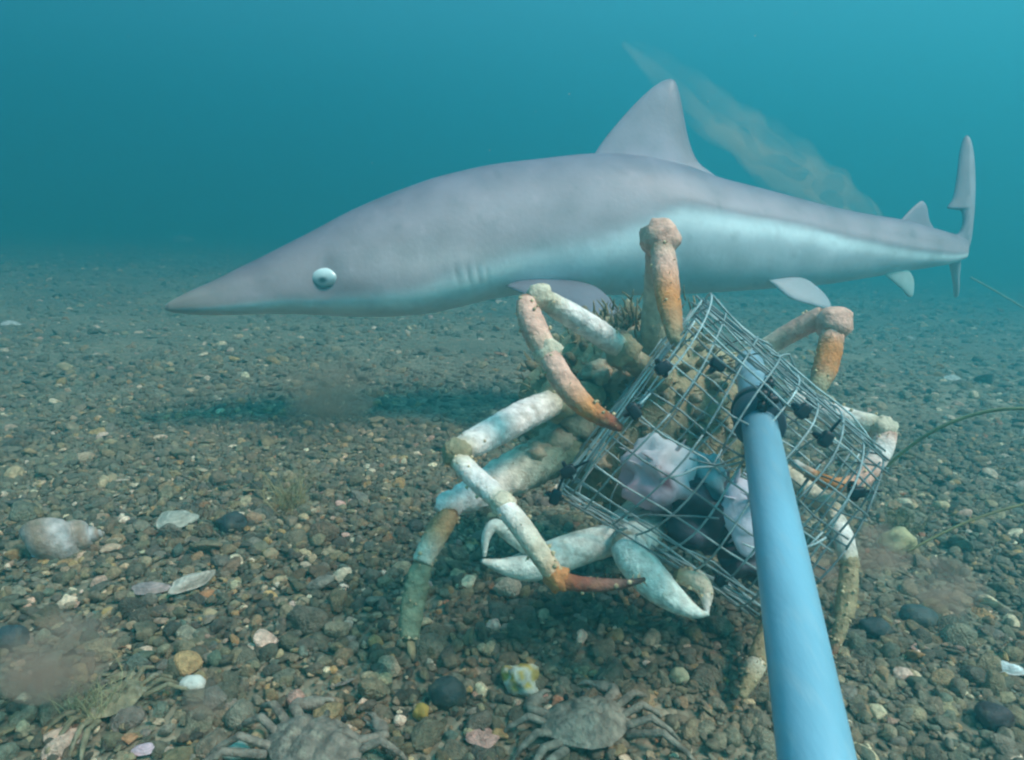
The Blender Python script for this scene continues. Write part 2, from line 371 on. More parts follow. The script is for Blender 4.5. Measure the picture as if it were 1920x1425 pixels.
for i, r in enumerate(sh):
    r = [float(q_) for q_ in r]; hh = (r[2] - r[1]) / 2 * r[3] / F; wd = hh * r[4]
    t = (ctr[min(i+1, ns-1)] - ctr[max(i-1, 0)]).normalized(); side = t.cross(UP).normalized()
    if side.dot(FWD) > 0: side = -side          # towards the camera
    b = float(np.interp(r[0], bx, bb)); s_ = float(np.interp(r[0], bx, bs))
    for k in range(NV):
        th = 2 * math.pi * k / NV; c = math.cos(th); s = math.sin(th)
        bl = min(1, max(0, (1250 - r[0]) / 500)); ex_ = 1 - .46 * bl
        sx = math.copysign(abs(s) ** (.92 if c > 0 else ex_), s)
        vert = c if c > 0 else -abs(c) ** ex_
        fac = 1.0
        # blunt shoulder along the tail flank
        if r[0] > 1180: fac += .05 * math.exp(-((c - b - .12) / .16) ** 2) * min(1, (r[0] - 1180) / 120)
        dark = 0
        if s > 0:
            pyv = (r[1] + r[2]) / 2 - c * (r[2] - r[1]) / 2
            for gx in GILL:
                e = math.exp(-((r[0] - gx - (pyv - 515) * .18) / 3.2) ** 2) * math.exp(-((pyv - 512 - (gx - 875) * .12) / 19) ** 4) * (.55 + .45 * math.sin(gx * 1.7))
                dark = max(dark, e)
            # eye socket and mouth corner
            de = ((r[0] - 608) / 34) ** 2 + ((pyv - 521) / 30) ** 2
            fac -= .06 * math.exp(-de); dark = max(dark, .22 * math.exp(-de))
            fac -= .02 * dark
        q = ctr[i] + side * (wd * sx * fac) + UP * (hh * vert)
        vs.append(q)
        u = 1 / (1 + math.exp(-(c - b) / (s_ * .25)))
        top = Vector((.19, .155, .20)).lerp(Vector((.50, .395, .42)), max(0, min(1, (.95 - c) / .9)))
        nz = noise.noise(q * 9) * .06 + noise.noise(q * 30) * .03
        nz += .10 * noise.noise(Vector((q.x * 5, q.y * 5, q.z * 26))) + (.10 if noise.noise(q * 55) > .52 else 0) - (.14 if noise.noise(q * 38 + Vector((9, 2, 4))) > .58 else 0)
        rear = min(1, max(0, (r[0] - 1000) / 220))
        sheen = math.exp(-((c - b + .16) / (.26 - .08 * rear)) ** 2)  # light reflected along the flank ridge, painted into the skin colour
        low = Vector((.84, .84, .86)).lerp(Vector((.54, .57, .60)), rear)  # rear belly greyed: the shading down there is put into the colour
        low = low.lerp(Vector((.90, .96, .97)), sheen * (.45 + .55 * rear))
        if r[0] < 980:     # pale jaw line and cheek
            low = low.lerp(Vector((.97, .98, .98)), math.exp(-((c + .80 - max(0, r[0] - 700) * .0008) / .10) ** 2) * min(1, (r[0] - 420) / 120 if r[0] > 420 else 0))
            pyq = (r[1] + r[2]) / 2 - c * (r[2] - r[1]) / 2
            top = top.lerp(Vector((.66, .56, .56)), .8 * math.exp(-((pyq - 486 + (r[0] - 800) * .09) / 16) ** 2 - ((r[0] - 830) / 130) ** 2))
            top = top * (1 - .4 * math.exp(-((pyq - 528 + (r[0] - 690) * .1) / 20) ** 2 - ((r[0] - 665) / 34) ** 2))  # shadow behind and under the eye, painted as a darker patch
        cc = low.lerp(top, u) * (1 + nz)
        if r[0] < 720: cc = cc * (1 - .32 * u * (720 - r[0]) / 400)
        if r[0] < 470: cc = cc.lerp(Vector((.33, .26, .22)), (470 - r[0]) / 160 * .9)
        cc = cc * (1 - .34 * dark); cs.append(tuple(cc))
for i in range(ns - 1):
    for k in range(NV):
        fs.append((i*NV + k, i*NV + (k+1) % NV, (i+1)*NV + (k+1) % NV, (i+1)*NV + k))
vs.append(ctr[0]); cs.append((.3, .27, .26)); vs.append(ctr[-1]); cs.append((.3, .28, .3)); e0 = len(vs) - 2
for k in range(NV):
    fs.append((e0, (k+1) % NV, k)); fs.append((e0 + 1, (ns-1)*NV + k, (ns-1)*NV + (k+1) % NV))
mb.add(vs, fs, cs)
def dline(x): return float(np.interp(x, sh[:, 0], sh[:, 3]))
def hwid(x): return float(np.interp(x, sh[:, 0], (sh[:, 2] - sh[:, 1]) / 2 * sh[:, 3] / F * sh[:, 4]))
def fin(mb, outline, spine, df, thick, colf):
    """thin lens-shaped fin; outline (closed) and spine in px, df(x,y) its depth"""
    o = np.array(outline, float); oc = cat(np.vstack([o, o[:1]]), 6)[:-1]; sp = cat(spine, 12) if len(spine) > 2 else np.linspace(spine[0], spine[-1], 30)
    m = len(oc); vs = []; cs = []; fs = []
    tgt = [sp[np.argmin(((sp - p) ** 2).sum(1))] for p in oc]
    ks = [1, .93, .75, .5, .25, 0]
    for sgn in (1, -1):
        for k in ks:
            for p, t in zip(oc, tgt):
                q = t + (p - t) * k; th = float(thick) * math.sqrt(max(0, 1 - k ** 2)) * .5 + (0 if k < 1 else 0.0003)
                d = df(q[0], q[1]); c3 = P(q[0], q[1], d) - FWD * th * sgn
                vs.append(c3); cs.append(colf(q[0], q[1], sgn))
    L = len(ks)
    for s_ in range(2):
        b0 = s_ * L * m
        for j in range(L - 1):
            for i in range(m):
                a1, a2, a3, a4 = b0 + j*m + i, b0 + j*m + (i+1) % m, b0 + (j+1)*m + (i+1) % m, b0 + (j+1)*m + i
                fs.append((a1, a2, a3, a4) if s_ == 0 else (a4, a3, a2, a1))
    for i in range(m): fs.append((i, L*m + i, L*m + (i+1) % m, (i+1) % m))
    mb.add(vs, fs, cs)
grey = (.30, .26, .30)
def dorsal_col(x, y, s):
    e = min(1, max(0, (y - 240) / 60)); d = 1.0 - .38 * min(1, max(0, (x - 1235 - (y - 150) * .12) / 30))  # rear of the fin darkened: its shadow is painted in
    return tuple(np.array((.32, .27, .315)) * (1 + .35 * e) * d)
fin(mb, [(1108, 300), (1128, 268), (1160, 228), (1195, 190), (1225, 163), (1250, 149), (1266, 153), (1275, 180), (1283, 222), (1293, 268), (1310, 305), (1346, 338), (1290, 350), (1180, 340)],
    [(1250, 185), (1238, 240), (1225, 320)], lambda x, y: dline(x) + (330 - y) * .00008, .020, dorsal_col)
fin(mb, [(1684, 418), (1705, 395), (1727, 377), (1738, 388), (1742, 412), (1750, 434), (1715, 440)], [(1727, 395), (1718, 430)], lambda x, y: dline(x), .008, lambda x, y, s: grey)
# tail fin, turned towards the viewer
fin(mb, [(1775, 470), (1782, 446), (1797, 436), (1805, 415), (1800, 394), (1776, 390), (1786, 372), (1793, 335), (1799, 285), (1808, 257), (1818, 258), (1826, 290), (1829, 345), (1826, 410), (1818, 462), (1800, 488)],
    [(1814, 275), (1813, 330), (1815, 400), (1800, 462)], lambda x, y: 1.355 + (470 - y) * .00018, .010, lambda x, y, s: (.21, .20, .235) if x < 1815 else (.36, .35, .38))
fin(mb, [(1776, 480), (1800, 482), (1799, 520), (1797, 553), (1789, 555), (1786, 525)], [(1790, 490), (1793, 540)], lambda x, y: 1.355 + (y - 480) * .0006, .010, lambda x, y, s: (.42, .42, .44))
fin(mb, [(1640, 500), (1690, 500), (1712, 520), (1712, 552), (1703, 556), (1688, 540)], [(1680, 512), (1704, 540)], lambda x, y: dline(x) - .01, .007, lambda x, y, s: (.36, .48, .45))
fin(mb, [(1440, 525), (1500, 520), (1535, 540), (1556, 566), (1553, 580), (1520, 572), (1480, 558)], [(1475, 535), (1535, 565)], lambda x, y: dline(x) - .045 - (y - 530) * .0006, .010, lambda x, y, s: (.40, .42, .45))
fin(mb, [(1450, 525), (1500, 520), (1525, 535), (1535, 550), (1500, 552)], [(1475, 530), (1515, 545)], lambda x, y: dline(x) + .035, .008, lambda x, y, s: (.6, .62, .64))
def pect_d(x, y): return dline(x) - hwid(x) * .80 - (y - 540) * .0011
fin(mb, [(948, 536), (985, 520), (1040, 521), (1095, 530), (1128, 545), (1165, 585), (1205, 632), (1215, 660), (1190, 664), (1120, 625), (1040, 580)],
    [(1010, 540), (1090, 570), (1180, 635)], pect_d, .016, lambda x, y, s: (.20, .175, .21))
fin(mb, [(965, 530), (1040, 520), (1080, 530), (1110, 570), (1125, 600), (1105, 605), (1050, 575)], [(1020, 540), (1100, 585)], lambda x, y: dline(x) + hwid(x) * .8 + (y - 540) * .0011, .014, lambda x, y, s: (.5, .5, .52))
_h = int(np.argmin(abs(sh[:, 0] - 608))); _hh = (sh[_h, 2] - sh[_h, 1]) / 2; _cv = float(((sh[_h, 2] + sh[_h, 1]) / 2 - 521) / _hh)
_ec = P(608, 521, dline(608) - hwid(608) * math.sqrt(1 - _cv ** 2) * .97 + .0025)
shark_e = empty('shark', SH_ORIGIN)
tag(shark_e, 'grey shark with pale belly and tall dorsal fin swimming behind the crab', 'shark')
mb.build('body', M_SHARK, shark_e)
# eye
ex, ey = 608, 521
ec = P(ex, ey, dline(ex)); r_ = 600
ii = int(np.argmin(abs(sh[:, 0] - ex))); hh = (sh[ii, 2] - sh[ii, 1]) / 2; cyy = (sh[ii, 2] + sh[ii, 1]) / 2
cval = (cyy - ey) / hh; ec = P(ex, ey, dline(ex) - hwid(ex) * math.sqrt(1 - cval ** 2) * .97 + .0030)
eb = MB()
def eyec(v, q):
    fx, fy = v.x, v.z
    pup = (fx + .06) ** 2 + ((fy + .26) / .9) ** 2; t = min(1, max(0, (pup - .02) / .16))
    if v.y > .3: return (.2, .2, .22)
    lid = min(1, max(0, (fy + .30) / .75)); rim = np.array((.22, .29, .30)) * (1 - lid) + np.array((.80, .90, .88)) * lid
    return tuple(np.array((.035, .05, .05)) * (1 - t) + rim * t)
blob(eb, ec, (RIGHT * .0200, FWD * .0058, UP * .0160), (1, 1, 1), 4, .03, 2, 1, eyec)
eb.build('eye', M_EYE, shark_e)
ec2 = ec + FWD * (2 * hwid(ex) * .93); eb = MB()
blob(eb, ec2, (RIGHT * .0205, -FWD * .010, UP * .0175), (1, 1, 1), 3, .0, 2, 1, eyec); eb.build('eye', M_EYE, shark_e)

# ------------------------------------------------------------------ spider crab
WHITE = (.80, .72, .66); CREAM = (.60, .51, .38); PINK = (.66, .38, .29); ORANGE = (.52, .21, .075); RED = (.27, .085, .045); OLIVE = (.30, .255, .155)
TAN = (.36, .27, .15); GREEN = (.22, .25, .16); BLACK = (.012, .012, .012); PALE = (.62, .60, .48)
cr = MB()
def seg(pts, rough=.075, n=24, sub=9, rf=240, squash=.84):
    rows = []
    for (x, y, wpx, d, c) in pts:
        q = P(x, y, d); rows.append((q.x, q.y, q.z, .87 * wpx / 2 * d / F, *c))
    # hard ends: a short darker collar where the segment meets its joint
    def lip(a_, b_):
        d_ = Vector(b_[:3]) - Vector(a_[:3]); d_.normalize(); e_ = Vector(a_[:3]) + d_ * a_[3] * .22
        return (a_[0], a_[1], a_[2], a_[3] * .84, a_[4] * .5, a_[5] * .42, a_[6] * .34), (e_.x, e_.y, e_.z, a_[3] * 1.06, *a_[4:])
    if rows[0][3] > .006: rows[:1] = list(lip(rows[0], rows[1]))
    if rows[-1][3] > .006: l_ = lip(rows[-1], rows[-2]); rows[-1:] = [l_[1], l_[0]]
    sweep(cr, rows, sub, n, rough, rf, squash)
    if rough > .06:      # bristles and crusts on the shell
        for _ in range(34):
            i_ = HR.randrange(len(rows) - 1); t_ = HR.random(); a0, b0 = Vector(rows[i_][:3]), Vector(rows[i_ + 1][:3])
            if (b0 - a0).length < 1e-4: continue
            o_ = (b0 - a0).orthogonal().normalized(); o_.rotate(Matrix.Rotation(HR.uniform(0, 6.283), 3, (b0 - a0).normalized()))
            r_ = rows[i_][3] * (1 - t_) + rows[i_ + 1][3] * t_; p_ = a0.lerp(b0, t_) + o_ * r_ * .88; l_ = HR.uniform(.0015, .0042)
            c_ = tuple(np.array((.42, .33, .20)) * HR.uniform(.7, 1.4)); w_ = o_ + (b0 - a0).normalized() * HR.uniform(-.2, .9)
            e_ = p_ + w_.normalized() * l_
            sweep(cr, [(*p_, .0005, *c_), (*e_, .00015, *c_)], 1, 4, 0, caps=False)
            if HR.random() < .4: s_ = HR.uniform(.0008, .0019); blob(cr, p_ + o_ * r_ * .1, (RIGHT * s_, FWD * s_, UP * s_), tuple(np.array(c_) * 1.3), 1, .4, 3, _)
HR = random.Random(5)
def joint(x, y, wpx, d, c, s=0):
    r = wpx / 2 * d / F; blob(cr, P(x, y, d), (RIGHT * r, FWD * r, UP * r), c, 3, .3, 2.2, s)
def ml(a, b, t=.5): return tuple(a[i] * (1 - t) + b[i] * t for i in range(3))
# leg over the left end of the cage
seg([(1240, 715, 60, .62, OLIVE), (1195, 682, 62, .60, OLIVE), (1160, 655, 54, .585, CREAM)]); joint(1170, 660, 66, .585, OLIVE, 1)
seg([(1160, 652, 52, .582, CREAM), (1120, 622, 62, .565, WHITE), (1060, 585, 60, .545, WHITE), (1022, 562, 50, .53, CREAM), (1008, 556, 44, .522, CREAM)])
joint(1012, 556, 50, .522, CREAM, 2)
seg([(985, 562, 44, .515, PINK), (992, 590, 60, .51, PINK), (1008, 630, 66, .50, PINK), (1026, 662, 52, .495, ml(PINK, CREAM))]); joint(1026, 660, 54, .495, CREAM, 3)
seg([(1028, 662, 50, .495, PINK), (1050, 705, 62, .485, PINK), (1080, 745, 60, .478, ml(PINK, ORANGE)), (1108, 770, 52, .472, ORANGE), (1145, 792, 36, .466, RED), (1162, 802, 22, .462, RED)])
# leg standing up behind the top of the cage
seg([(1225, 660, 60, .64, OLIVE), (1232, 560, 60, .61, CREAM), (1236, 470, 58, .575, PINK), (1238, 450, 56, .565, PINK)])
joint(1238, 447, 72, .56, PINK, 4)
seg([(1241, 462, 50, .552, ml(PINK, OLIVE)), (1246, 500, 62, .545, PINK), (1253, 560, 58, .53, ORANGE), (1262, 610, 46, .512, ml(ORANGE, OLIVE)), (1268, 640, 34, .505, OLIVE)])
# far right leg with its knee up
seg([(1370, 690, 55, .69, OLIVE), (1430, 655, 46, .675, CREAM), (1490, 620, 52, .66, PINK), (1545, 592, 50, .645, PINK)])
joint(1563, 607, 66, .635, PINK, 5)
seg([(1560, 624, 46, .63, PINK), (1556, 655, 52, .622, ORANGE), (1546, 695, 50, .612, ORANGE), (1535, 722, 40, .604, OLIVE), (1520, 760, 26, .595, BLACK)])
# right leg
seg([(1440, 735, 60, .68, OLIVE), (1510, 758, 56, .67, WHITE), (1580, 785, 62, .655, WHITE), (1645, 800, 52, .64, CREAM)])
joint(1655, 806, 50, .635, CREAM, 6)
seg([(1660, 812, 46, .632, PINK), (1648, 850, 50, .622, WHITE), (1625, 885, 46, .61, PINK), (1608, 905, 42, .602, PINK)])
seg([(1608, 905, 38, .602, PINK), (1565, 908, 36, .59, ORANGE), (1525, 890, 28, .58, ORANGE), (1490, 868, 20, .572, WHITE)])
# big left leg in front
seg([(1110, 740, 70, .63, OLIVE), (1060, 745, 70, .60, OLIVE), (1040, 752, 60, .585, CREAM)]); joint(1045, 752, 78, .59, OLIVE, 7)
seg([(1035, 755, 64, .58, CREAM), (990, 775, 76, .56, WHITE), (930, 808, 76, .535, WHITE), (885, 832, 70, .515, WHITE), (858, 845, 54, .503, CREAM)])
joint(856, 850, 58, .50, OLIVE, 8)
seg([(860, 862, 48, .495, CREAM), (885, 890, 56, .487, WHITE), (920, 922, 58, .478, WHITE), (943, 943, 50, .47, CREAM)]); joint(943, 945, 52, .468, CREAM, 9)
seg([(945, 948, 50, .466, WHITE), (975, 985, 56, .458, ml(WHITE, CREAM)), (1010, 1035, 54, .45, CREAM), (1040, 1078, 48, .445, ml(CREAM, ORANGE))]); joint(1045, 1085, 50, .444, ORANGE, 10)
seg([(1045, 1086, 42, .444, ORANGE), (1080, 1094, 40, .442, RED), (1130, 1097, 34, .442, (.22, .10, .07)), (1180, 1093, 20, .444, (.10, .06, .05)), (1208, 1086, 10, .446, BLACK)], rough=.08)
# lower left leg standing on the gravel
seg([(1110, 825, 90, .66, OLIVE), (1040, 850, 108, .62, GREEN), (960, 890, 104, .595, PALE), (890, 925, 84, .575, WHITE), (848, 945, 54, .56, WHITE)], rough=.2)
joint(842, 948, 54, .558, WHITE, 11)
seg([(845, 960, 48, .552, ml(TAN, ORANGE, .4)), (820, 1000, 58, .545, TAN), (798, 1040, 52, .537, PALE), (790, 1058, 46, .533, PALE)])
seg([(790, 1060, 42, .532, GREEN), (780, 1105, 52, .525, GREEN), (770, 1160, 48, .517, GREEN), (767, 1198, 40, .512, GREEN)], rough=.2)
seg([(768, 1196, 26, .512, TAN), (772, 1222, 18, .508, TAN), (776, 1242, 10, .506, BLACK)], rough=.05)
# lower right leg
seg([(1400, 850, 60, .69, OLIVE), (1490, 905, 56, .65, CREAM), (1562, 955, 42, .60, CREAM)])
seg([(1563, 958, 32, .595, CREAM), (1580, 1005, 46, .58, WHITE), (1592, 1052, 40, .57, CREAM)]); joint(1592, 1056, 36, .569, TAN, 12)
seg([(1592, 1060, 34, .568, TAN), (1590, 1100, 42, .56, TAN), (1582, 1155, 38, .552, TAN)])
seg([(1580, 1158, 30, .55, TAN), (1572, 1190, 28, .545, TAN), (1558, 1232, 14, .538, RED)], rough=.08)
# hind leg behind the pipe
seg([(1330, 900, 60, .68, OLIVE), (1420, 1010, 56, .62, CREAM), (1462, 1120, 46, .57, CREAM)])
seg([(1460, 1122, 40, .568, TAN), (1445, 1180, 48, .545, TAN), (1422, 1240, 46, .525, TAN)])
seg([(1420, 1242, 40, .523, CREAM), (1405, 1275, 34, .512, TAN), (1392, 1305, 18, .503, TAN)], rough=.08)
# claws
CL = (.60, .66, .60); CL2 = (.68, .74, .66)
seg([(1260, 890, 70, .67, OLIVE), (1200, 960, 78, .60, PALE), (1160, 1000, 80, .555, CL)], rough=.05)
seg([(1150, 1010, 74, .55, CL), (1095, 1025, 84, .54, CL2), (1030, 1048, 88, .528, CL2), (985, 1062, 76, .52, CL2), (945, 1062, 42, .514, CL2), (905, 1052, 12, .508, CL2)], rough=.04, n=20)
seg([(1010, 1040, 40, .522, CL), (965, 1010, 38, .515, CL2), (930, 985, 34, .511, CL2), (912, 1005, 24, .508, CL2), (908, 1042, 10, .506, CL2)], rough=.04, n=14)
seg([(1290, 900, 70, .66, OLIVE), (1220, 985, 80, .57, PALE), (1180, 1020, 84, .52, CL)], rough=.05)
seg([(1170, 1015, 78, .515, CL), (1195, 1055, 92, .505, CL2), (1230, 1095, 88, .495, CL2), (1270, 1128, 62, .488, CL2), (1305, 1148, 30, .483, CL2), (1328, 1152, 8, .48, CL2)], rough=.04, n=20)
seg([(1270, 1080, 40, .50, TAN), (1305, 1088, 54, .495, CREAM), (1322, 1110, 42, .49, CREAM), (1326, 1148, 10, .482, WHITE)], rough=.08, n=14)
# carapace with knobs
bc = P(1195, 770, .685); ax = (RIGHT * .112 + UP * .01, FWD * .06 + UP * .012, UP * .098 - RIGHT * .02)
def carc(v, q):
    t = .2 + .3 + .5 * noise.noise(q * 45); return tuple(np.array(OLIVE) * (.7 + .8 * t) + np.array((.06, .06, .045)) * max(0, noise.noise(q * 120)))
blob(cr, bc, ax, OLIVE, 4, .22, 2.4, 3, carc)
rr = random.Random(3)
for k in range(240):
    v = Vector((rr.gauss(0, 1), rr.gauss(-.6, .8), rr.gauss(0, 1))).normalized()
    p = bc + (ax[0] * v.x + ax[1] * v.y + ax[2] * v.z) * rr.uniform(.97, 1.06); s = rr.choice([.002, .003, .004, .005, .006])
    c = tuple(np.array(ml(OLIVE, CREAM, rr.random() ** 2 * .7)) * rr.uniform(.45, 1.0))
    blob(cr, p, ((v * s * rr.uniform(1.2, 2.2)), v.orthogonal().normalized() * s, v.cross(v.orthogonal()).normalized() * s), c, 2, .45, 2, k)
# knobbly underside lobes beside the big leg
for k, (x, y, wpx, d) in enumerate([(1080, 790, 90, .63), (1040, 830, 80, .615), (1110, 850, 90, .64), (1005, 850, 60, .60), (1150, 700, 90, .64), (1180, 640, 70, .65), (1120, 700, 60, .625), (1200, 900, 90, .65)]):
    r = wpx / 2 * d / F; blob(cr, P(x, y, d), (RIGHT * r, FWD * r, UP * r * .8), ml(OLIVE, CREAM, .35), 3, .45, 2.4, 40 + k, lambda v, q: tuple(np.array(ml(OLIVE, CREAM, .25 + .5 * (noise.noise(q * 70) * .5 + .5))) * .95))
# fuzz of weed on the carapace edge
for k in range(260):
    x = rr.gauss(1195, 45); y = rr.gauss(625, 26); d = .66 + rr.gauss(0, .015)
    p = P(x, y, d); dv = (UP * rr.uniform(.4, 1) + RIGHT * rr.gauss(-.2, .5) - FWD * rr.uniform(0, .6)).normalized() * rr.uniform(.010, .022)
    e = p + dv; m_ = (p + e) / 2 + RIGHT * rr.gauss(0, .002); c = tuple(np.array((.22, .19, .11)) * rr.uniform(.6, 1.4))
    sweep(cr, [(p.x, p.y, p.z, .0014, *c), (m_.x, m_.y, m_.z, .0011, *c), (e.x, e.y, e.z, .0004, *c)], 2, 4, 0, caps=False)
for k in range(620):
    v = Vector((rr.gauss(0, 1), rr.gauss(-.8, .7), rr.gauss(0, 1))).normalized(); p = bc + (ax[0] * v.x + ax[1] * v.y + ax[2] * v.z) * rr.uniform(.98, 1.08)
    e = p + (v + Vector((rr.gauss(0, .4), rr.gauss(0, .4), rr.gauss(.1, .4)))).normalized() * rr.uniform(.004, .013); c = tuple(np.array((.30, .25, .15)) * rr.uniform(.5, 1.5))
    sweep(cr, [(*p, .0009, *c), (*((p + e) / 2 + RIGHT * rr.gauss(0, .0012)), .0008, *c), (*e, .0003, *c)], 2, 4, 0, caps=False)
crab_e = empty('spider_crab', G(1150, 1180))
tag(crab_e, 'large spider crab with white and orange legs clinging to the wire cage', 'crab')
cr.build('body', M_CRAB, crab_e)

# ------------------------------------------------------------------ pipe
pA = P(1531, 1425, .2275); pB = P(1425, 800, .49); PD = (pB - pA).normalized(); PR = .01275
near = pA - PD * .16; far = pB + PD * .155
pipe_e = empty('pipe_pole', near); tag(pipe_e, 'pale blue plastic pipe reaching in from the bottom to the cage', 'pole')
def tube(a_, b_, r, col, n=40, lip=.0012, hollow=0):
    m = MB(); L_ = (b_ - a_).length; d = (b_ - a_).normalized(); rows = []
    for t, k in ((0, r - lip), (lip / L_, r), (1 - lip / L_, r), (1, r - lip)):
        q = a_ + d * (t * L_); rows.append((q.x, q.y, q.z, k, *col))
    sweep(m, rows, 1, n, caps=False, smoothpath=False); return m
tube(near, pB + PD * .03, PR, (.20, .40, .51)).build('outer_pipe', M_PIPE, pipe_e)
tube(pB + PD * .031, far, PR * 1.0, (.24, .37, .44)).build('inner_pipe', M_PIPE, pipe_e)
cm = tube(pB + PD * .001, pB + PD * .040, PR * 1.46, (.05, .075, .10)); cm.build('rubber_collar', M_TIE, pipe_e)
cm = tube(pB + PD * .026, pB + PD * .032, PR * 1.56, (.012, .014, .016)); cm.build('collar_band', M_TIE, pipe_e)
# knotted cable tie on the collar
kb = MB(); kp = P(1442, 742, .485)
for k in range(7):
    r = .0045; blob(kb, kp + Vector((rr.gauss(0, .003), rr.gauss(0, .003), rr.gauss(0, .004))), (RIGHT * r, FWD * r, UP * r), (.012, .014, .016), 2, .5, 2, k)
kb.build('cable_tie_knot', M_TIE, pipe_e)

# ------------------------------------------------------------------ bait cage
cA = P(1180, 742, .545); cB = P(1512, 986, .535); AX = (cB - cA); CLn = AX.length; AX.normalize()
E1 = (-FWD - AX * (-FWD).dot(AX)).normalized(); E2 = AX.cross(E1).normalized()
if E2.dot(UP) < 0: E2 = -E2
CR_ = .0945
cage = empty('bait_cage', cA); tag(cage, 'wire mesh bait cage tied with black cable ties at the end of the pipe', 'cage')
def sect(th, r=CR_, t=0.0):
    c, s = math.cos(th), math.sin(th); k = (abs(c) ** 2.9 + abs(s) ** 2.9) ** (-1 / 2.9)
    return (E1 * (c * .80) + E2 * s) * (r * k * (1 - .17 * t))
wr = random.Random(11); WR = .00082
def wcol(): return tuple(np.array((.28, .35, .35)) * wr.uniform(.5, 1.5))
def wire(points, r=WR):
    m = MB(); c = wcol(); sweep(m, [(p.x, p.y, p.z, r, *c) for p in points], 2, 6, 0, caps=False); m.build('wire', M_WIRE, cage, origin=None)
def jit(s=.0016): return Vector((wr.gauss(0, s), wr.gauss(0, s), wr.gauss(0, s)))
NL = 28
for k in range(NL):                               # wires along the cage
    th = 2 * math.pi * (k + .35) / NL + wr.gauss(0, .02); tw = wr.gauss(0, .03)
    wire([cA + AX * (CLn * t) + sect(th + tw * t, CR_, t) + jit() for t in (-.015, .17, .34, .5, .67, .84, 1.015)])
NR = 8
for j in range(NR + 1):                           # hoops
    t = j / NR; q = jit(.002)
    wire([cA + AX * (CLn * t) + sect(2 * math.pi * k / 28, CR_ + .0018, t) + q + AX * (.003 * math.sin(k * .9 + j)) for k in range(29)])
for side in (0, 1):                               # end panels
    c0 = cA if side == 0 else cB
    for m_ in range(-3, 4):
        u = m_ * .0265
        for dirs in (0, 1):
            lim = CR_ * .98 * (1 - abs(u / CR_) ** 2.9) ** (1 / 2.9)
            g = 1 - .17 * side; f = (lambda v: (E1 * u * .8 + E2 * v) * g) if dirs == 0 else (lambda v: (E2 * u + E1 * v * .8) * g)
            wire([c0 + AX * (.0025 * dirs) + f(lim * v) + jit(.0015) for v in (-1, -.5, 0, .5, 1)])
for k in range(8):                               # bent loose ends and tangles
    t = wr.uniform(0, .74); th = wr.uniform(-1.9, 1.9)
    wire([cA + AX * (CLn * (t + .06 * j)) + sect(th + .12 * j, CR_ + .003, t) + jit(.0022) for j in range(5)])
# overlapping edge of the mesh: doubled wires at the seam
for k, th in enumerate((.62, .85, 1.02, 1.15, 1.42, 1.75, 2.0, -.80, -1.05, -1.3, -1.62)):
    wire([cA + AX * (CLn * t) + sect(th, CR_ + .004, t) + jit(.002) for t in (.0, .2, .4, .6, .8, .98)])
for (x, y, d, ang, tl) in [(1240, 690, .462, .5, 0), (1342, 684, .49, -.6, 0), (1064, 882, .485, .5, 1), (1040, 930, .50, 1.2, 1), (1186, 770, .462, -1.0, 0), (1542, 822, .465, 1.0, 1),
                           (1600, 921, .49, .1, 1), (1350, 1082, .50, .8, 0), (1500, 770, .47, .8, 0)]:
    m = MB(); c = (.012, .014, .018); a_ = P(x, y, d); dv = (RIGHT * math.cos(ang) + UP * math.sin(ang)); pv_ = dv.cross(FWD)
    # loop round the wires
    pts_ = [a_ + (pv_ * math.cos(t / 12 * 2 * math.pi) + FWD * math.sin(t / 12 * 2 * math.pi)) * .0062 for t in range(13)]
    sweep(m, [(p.x, p.y, p.z, .0016, *c) for p in pts_], 2, 6, 0, caps=False, squash=1.0)
    h = a_ - FWD * .005
    bm_v = [h + dv * sx * .0052 + pv_ * sy * .0038 + FWD * sz * .0034 for sx in (-1, 1) for sy in (-1, 1) for sz in (-1, 1)]
    vs_, fs_ = ICO[3]; sg = lambda t: math.copysign(abs(t) ** .45, t)
    m.add([h + dv * (sg(v.x) * .0058) + pv_ * (sg(v.y) * .0040) + FWD * (sg(v.z) * .0036) for v in vs_], fs_, c)
    if tl:
        e = h + dv * .016 - FWD * .003; m2 = h + dv * .008
        sweep(m, [(h.x, h.y, h.z, .0022, *c), (m2.x, m2.y, m2.z, .0022, *c), (e.x, e.y, e.z, .0018, *c)], 3, 6, 0, squash=.5)
    m.build('cable_tie', M_TIE, cage)

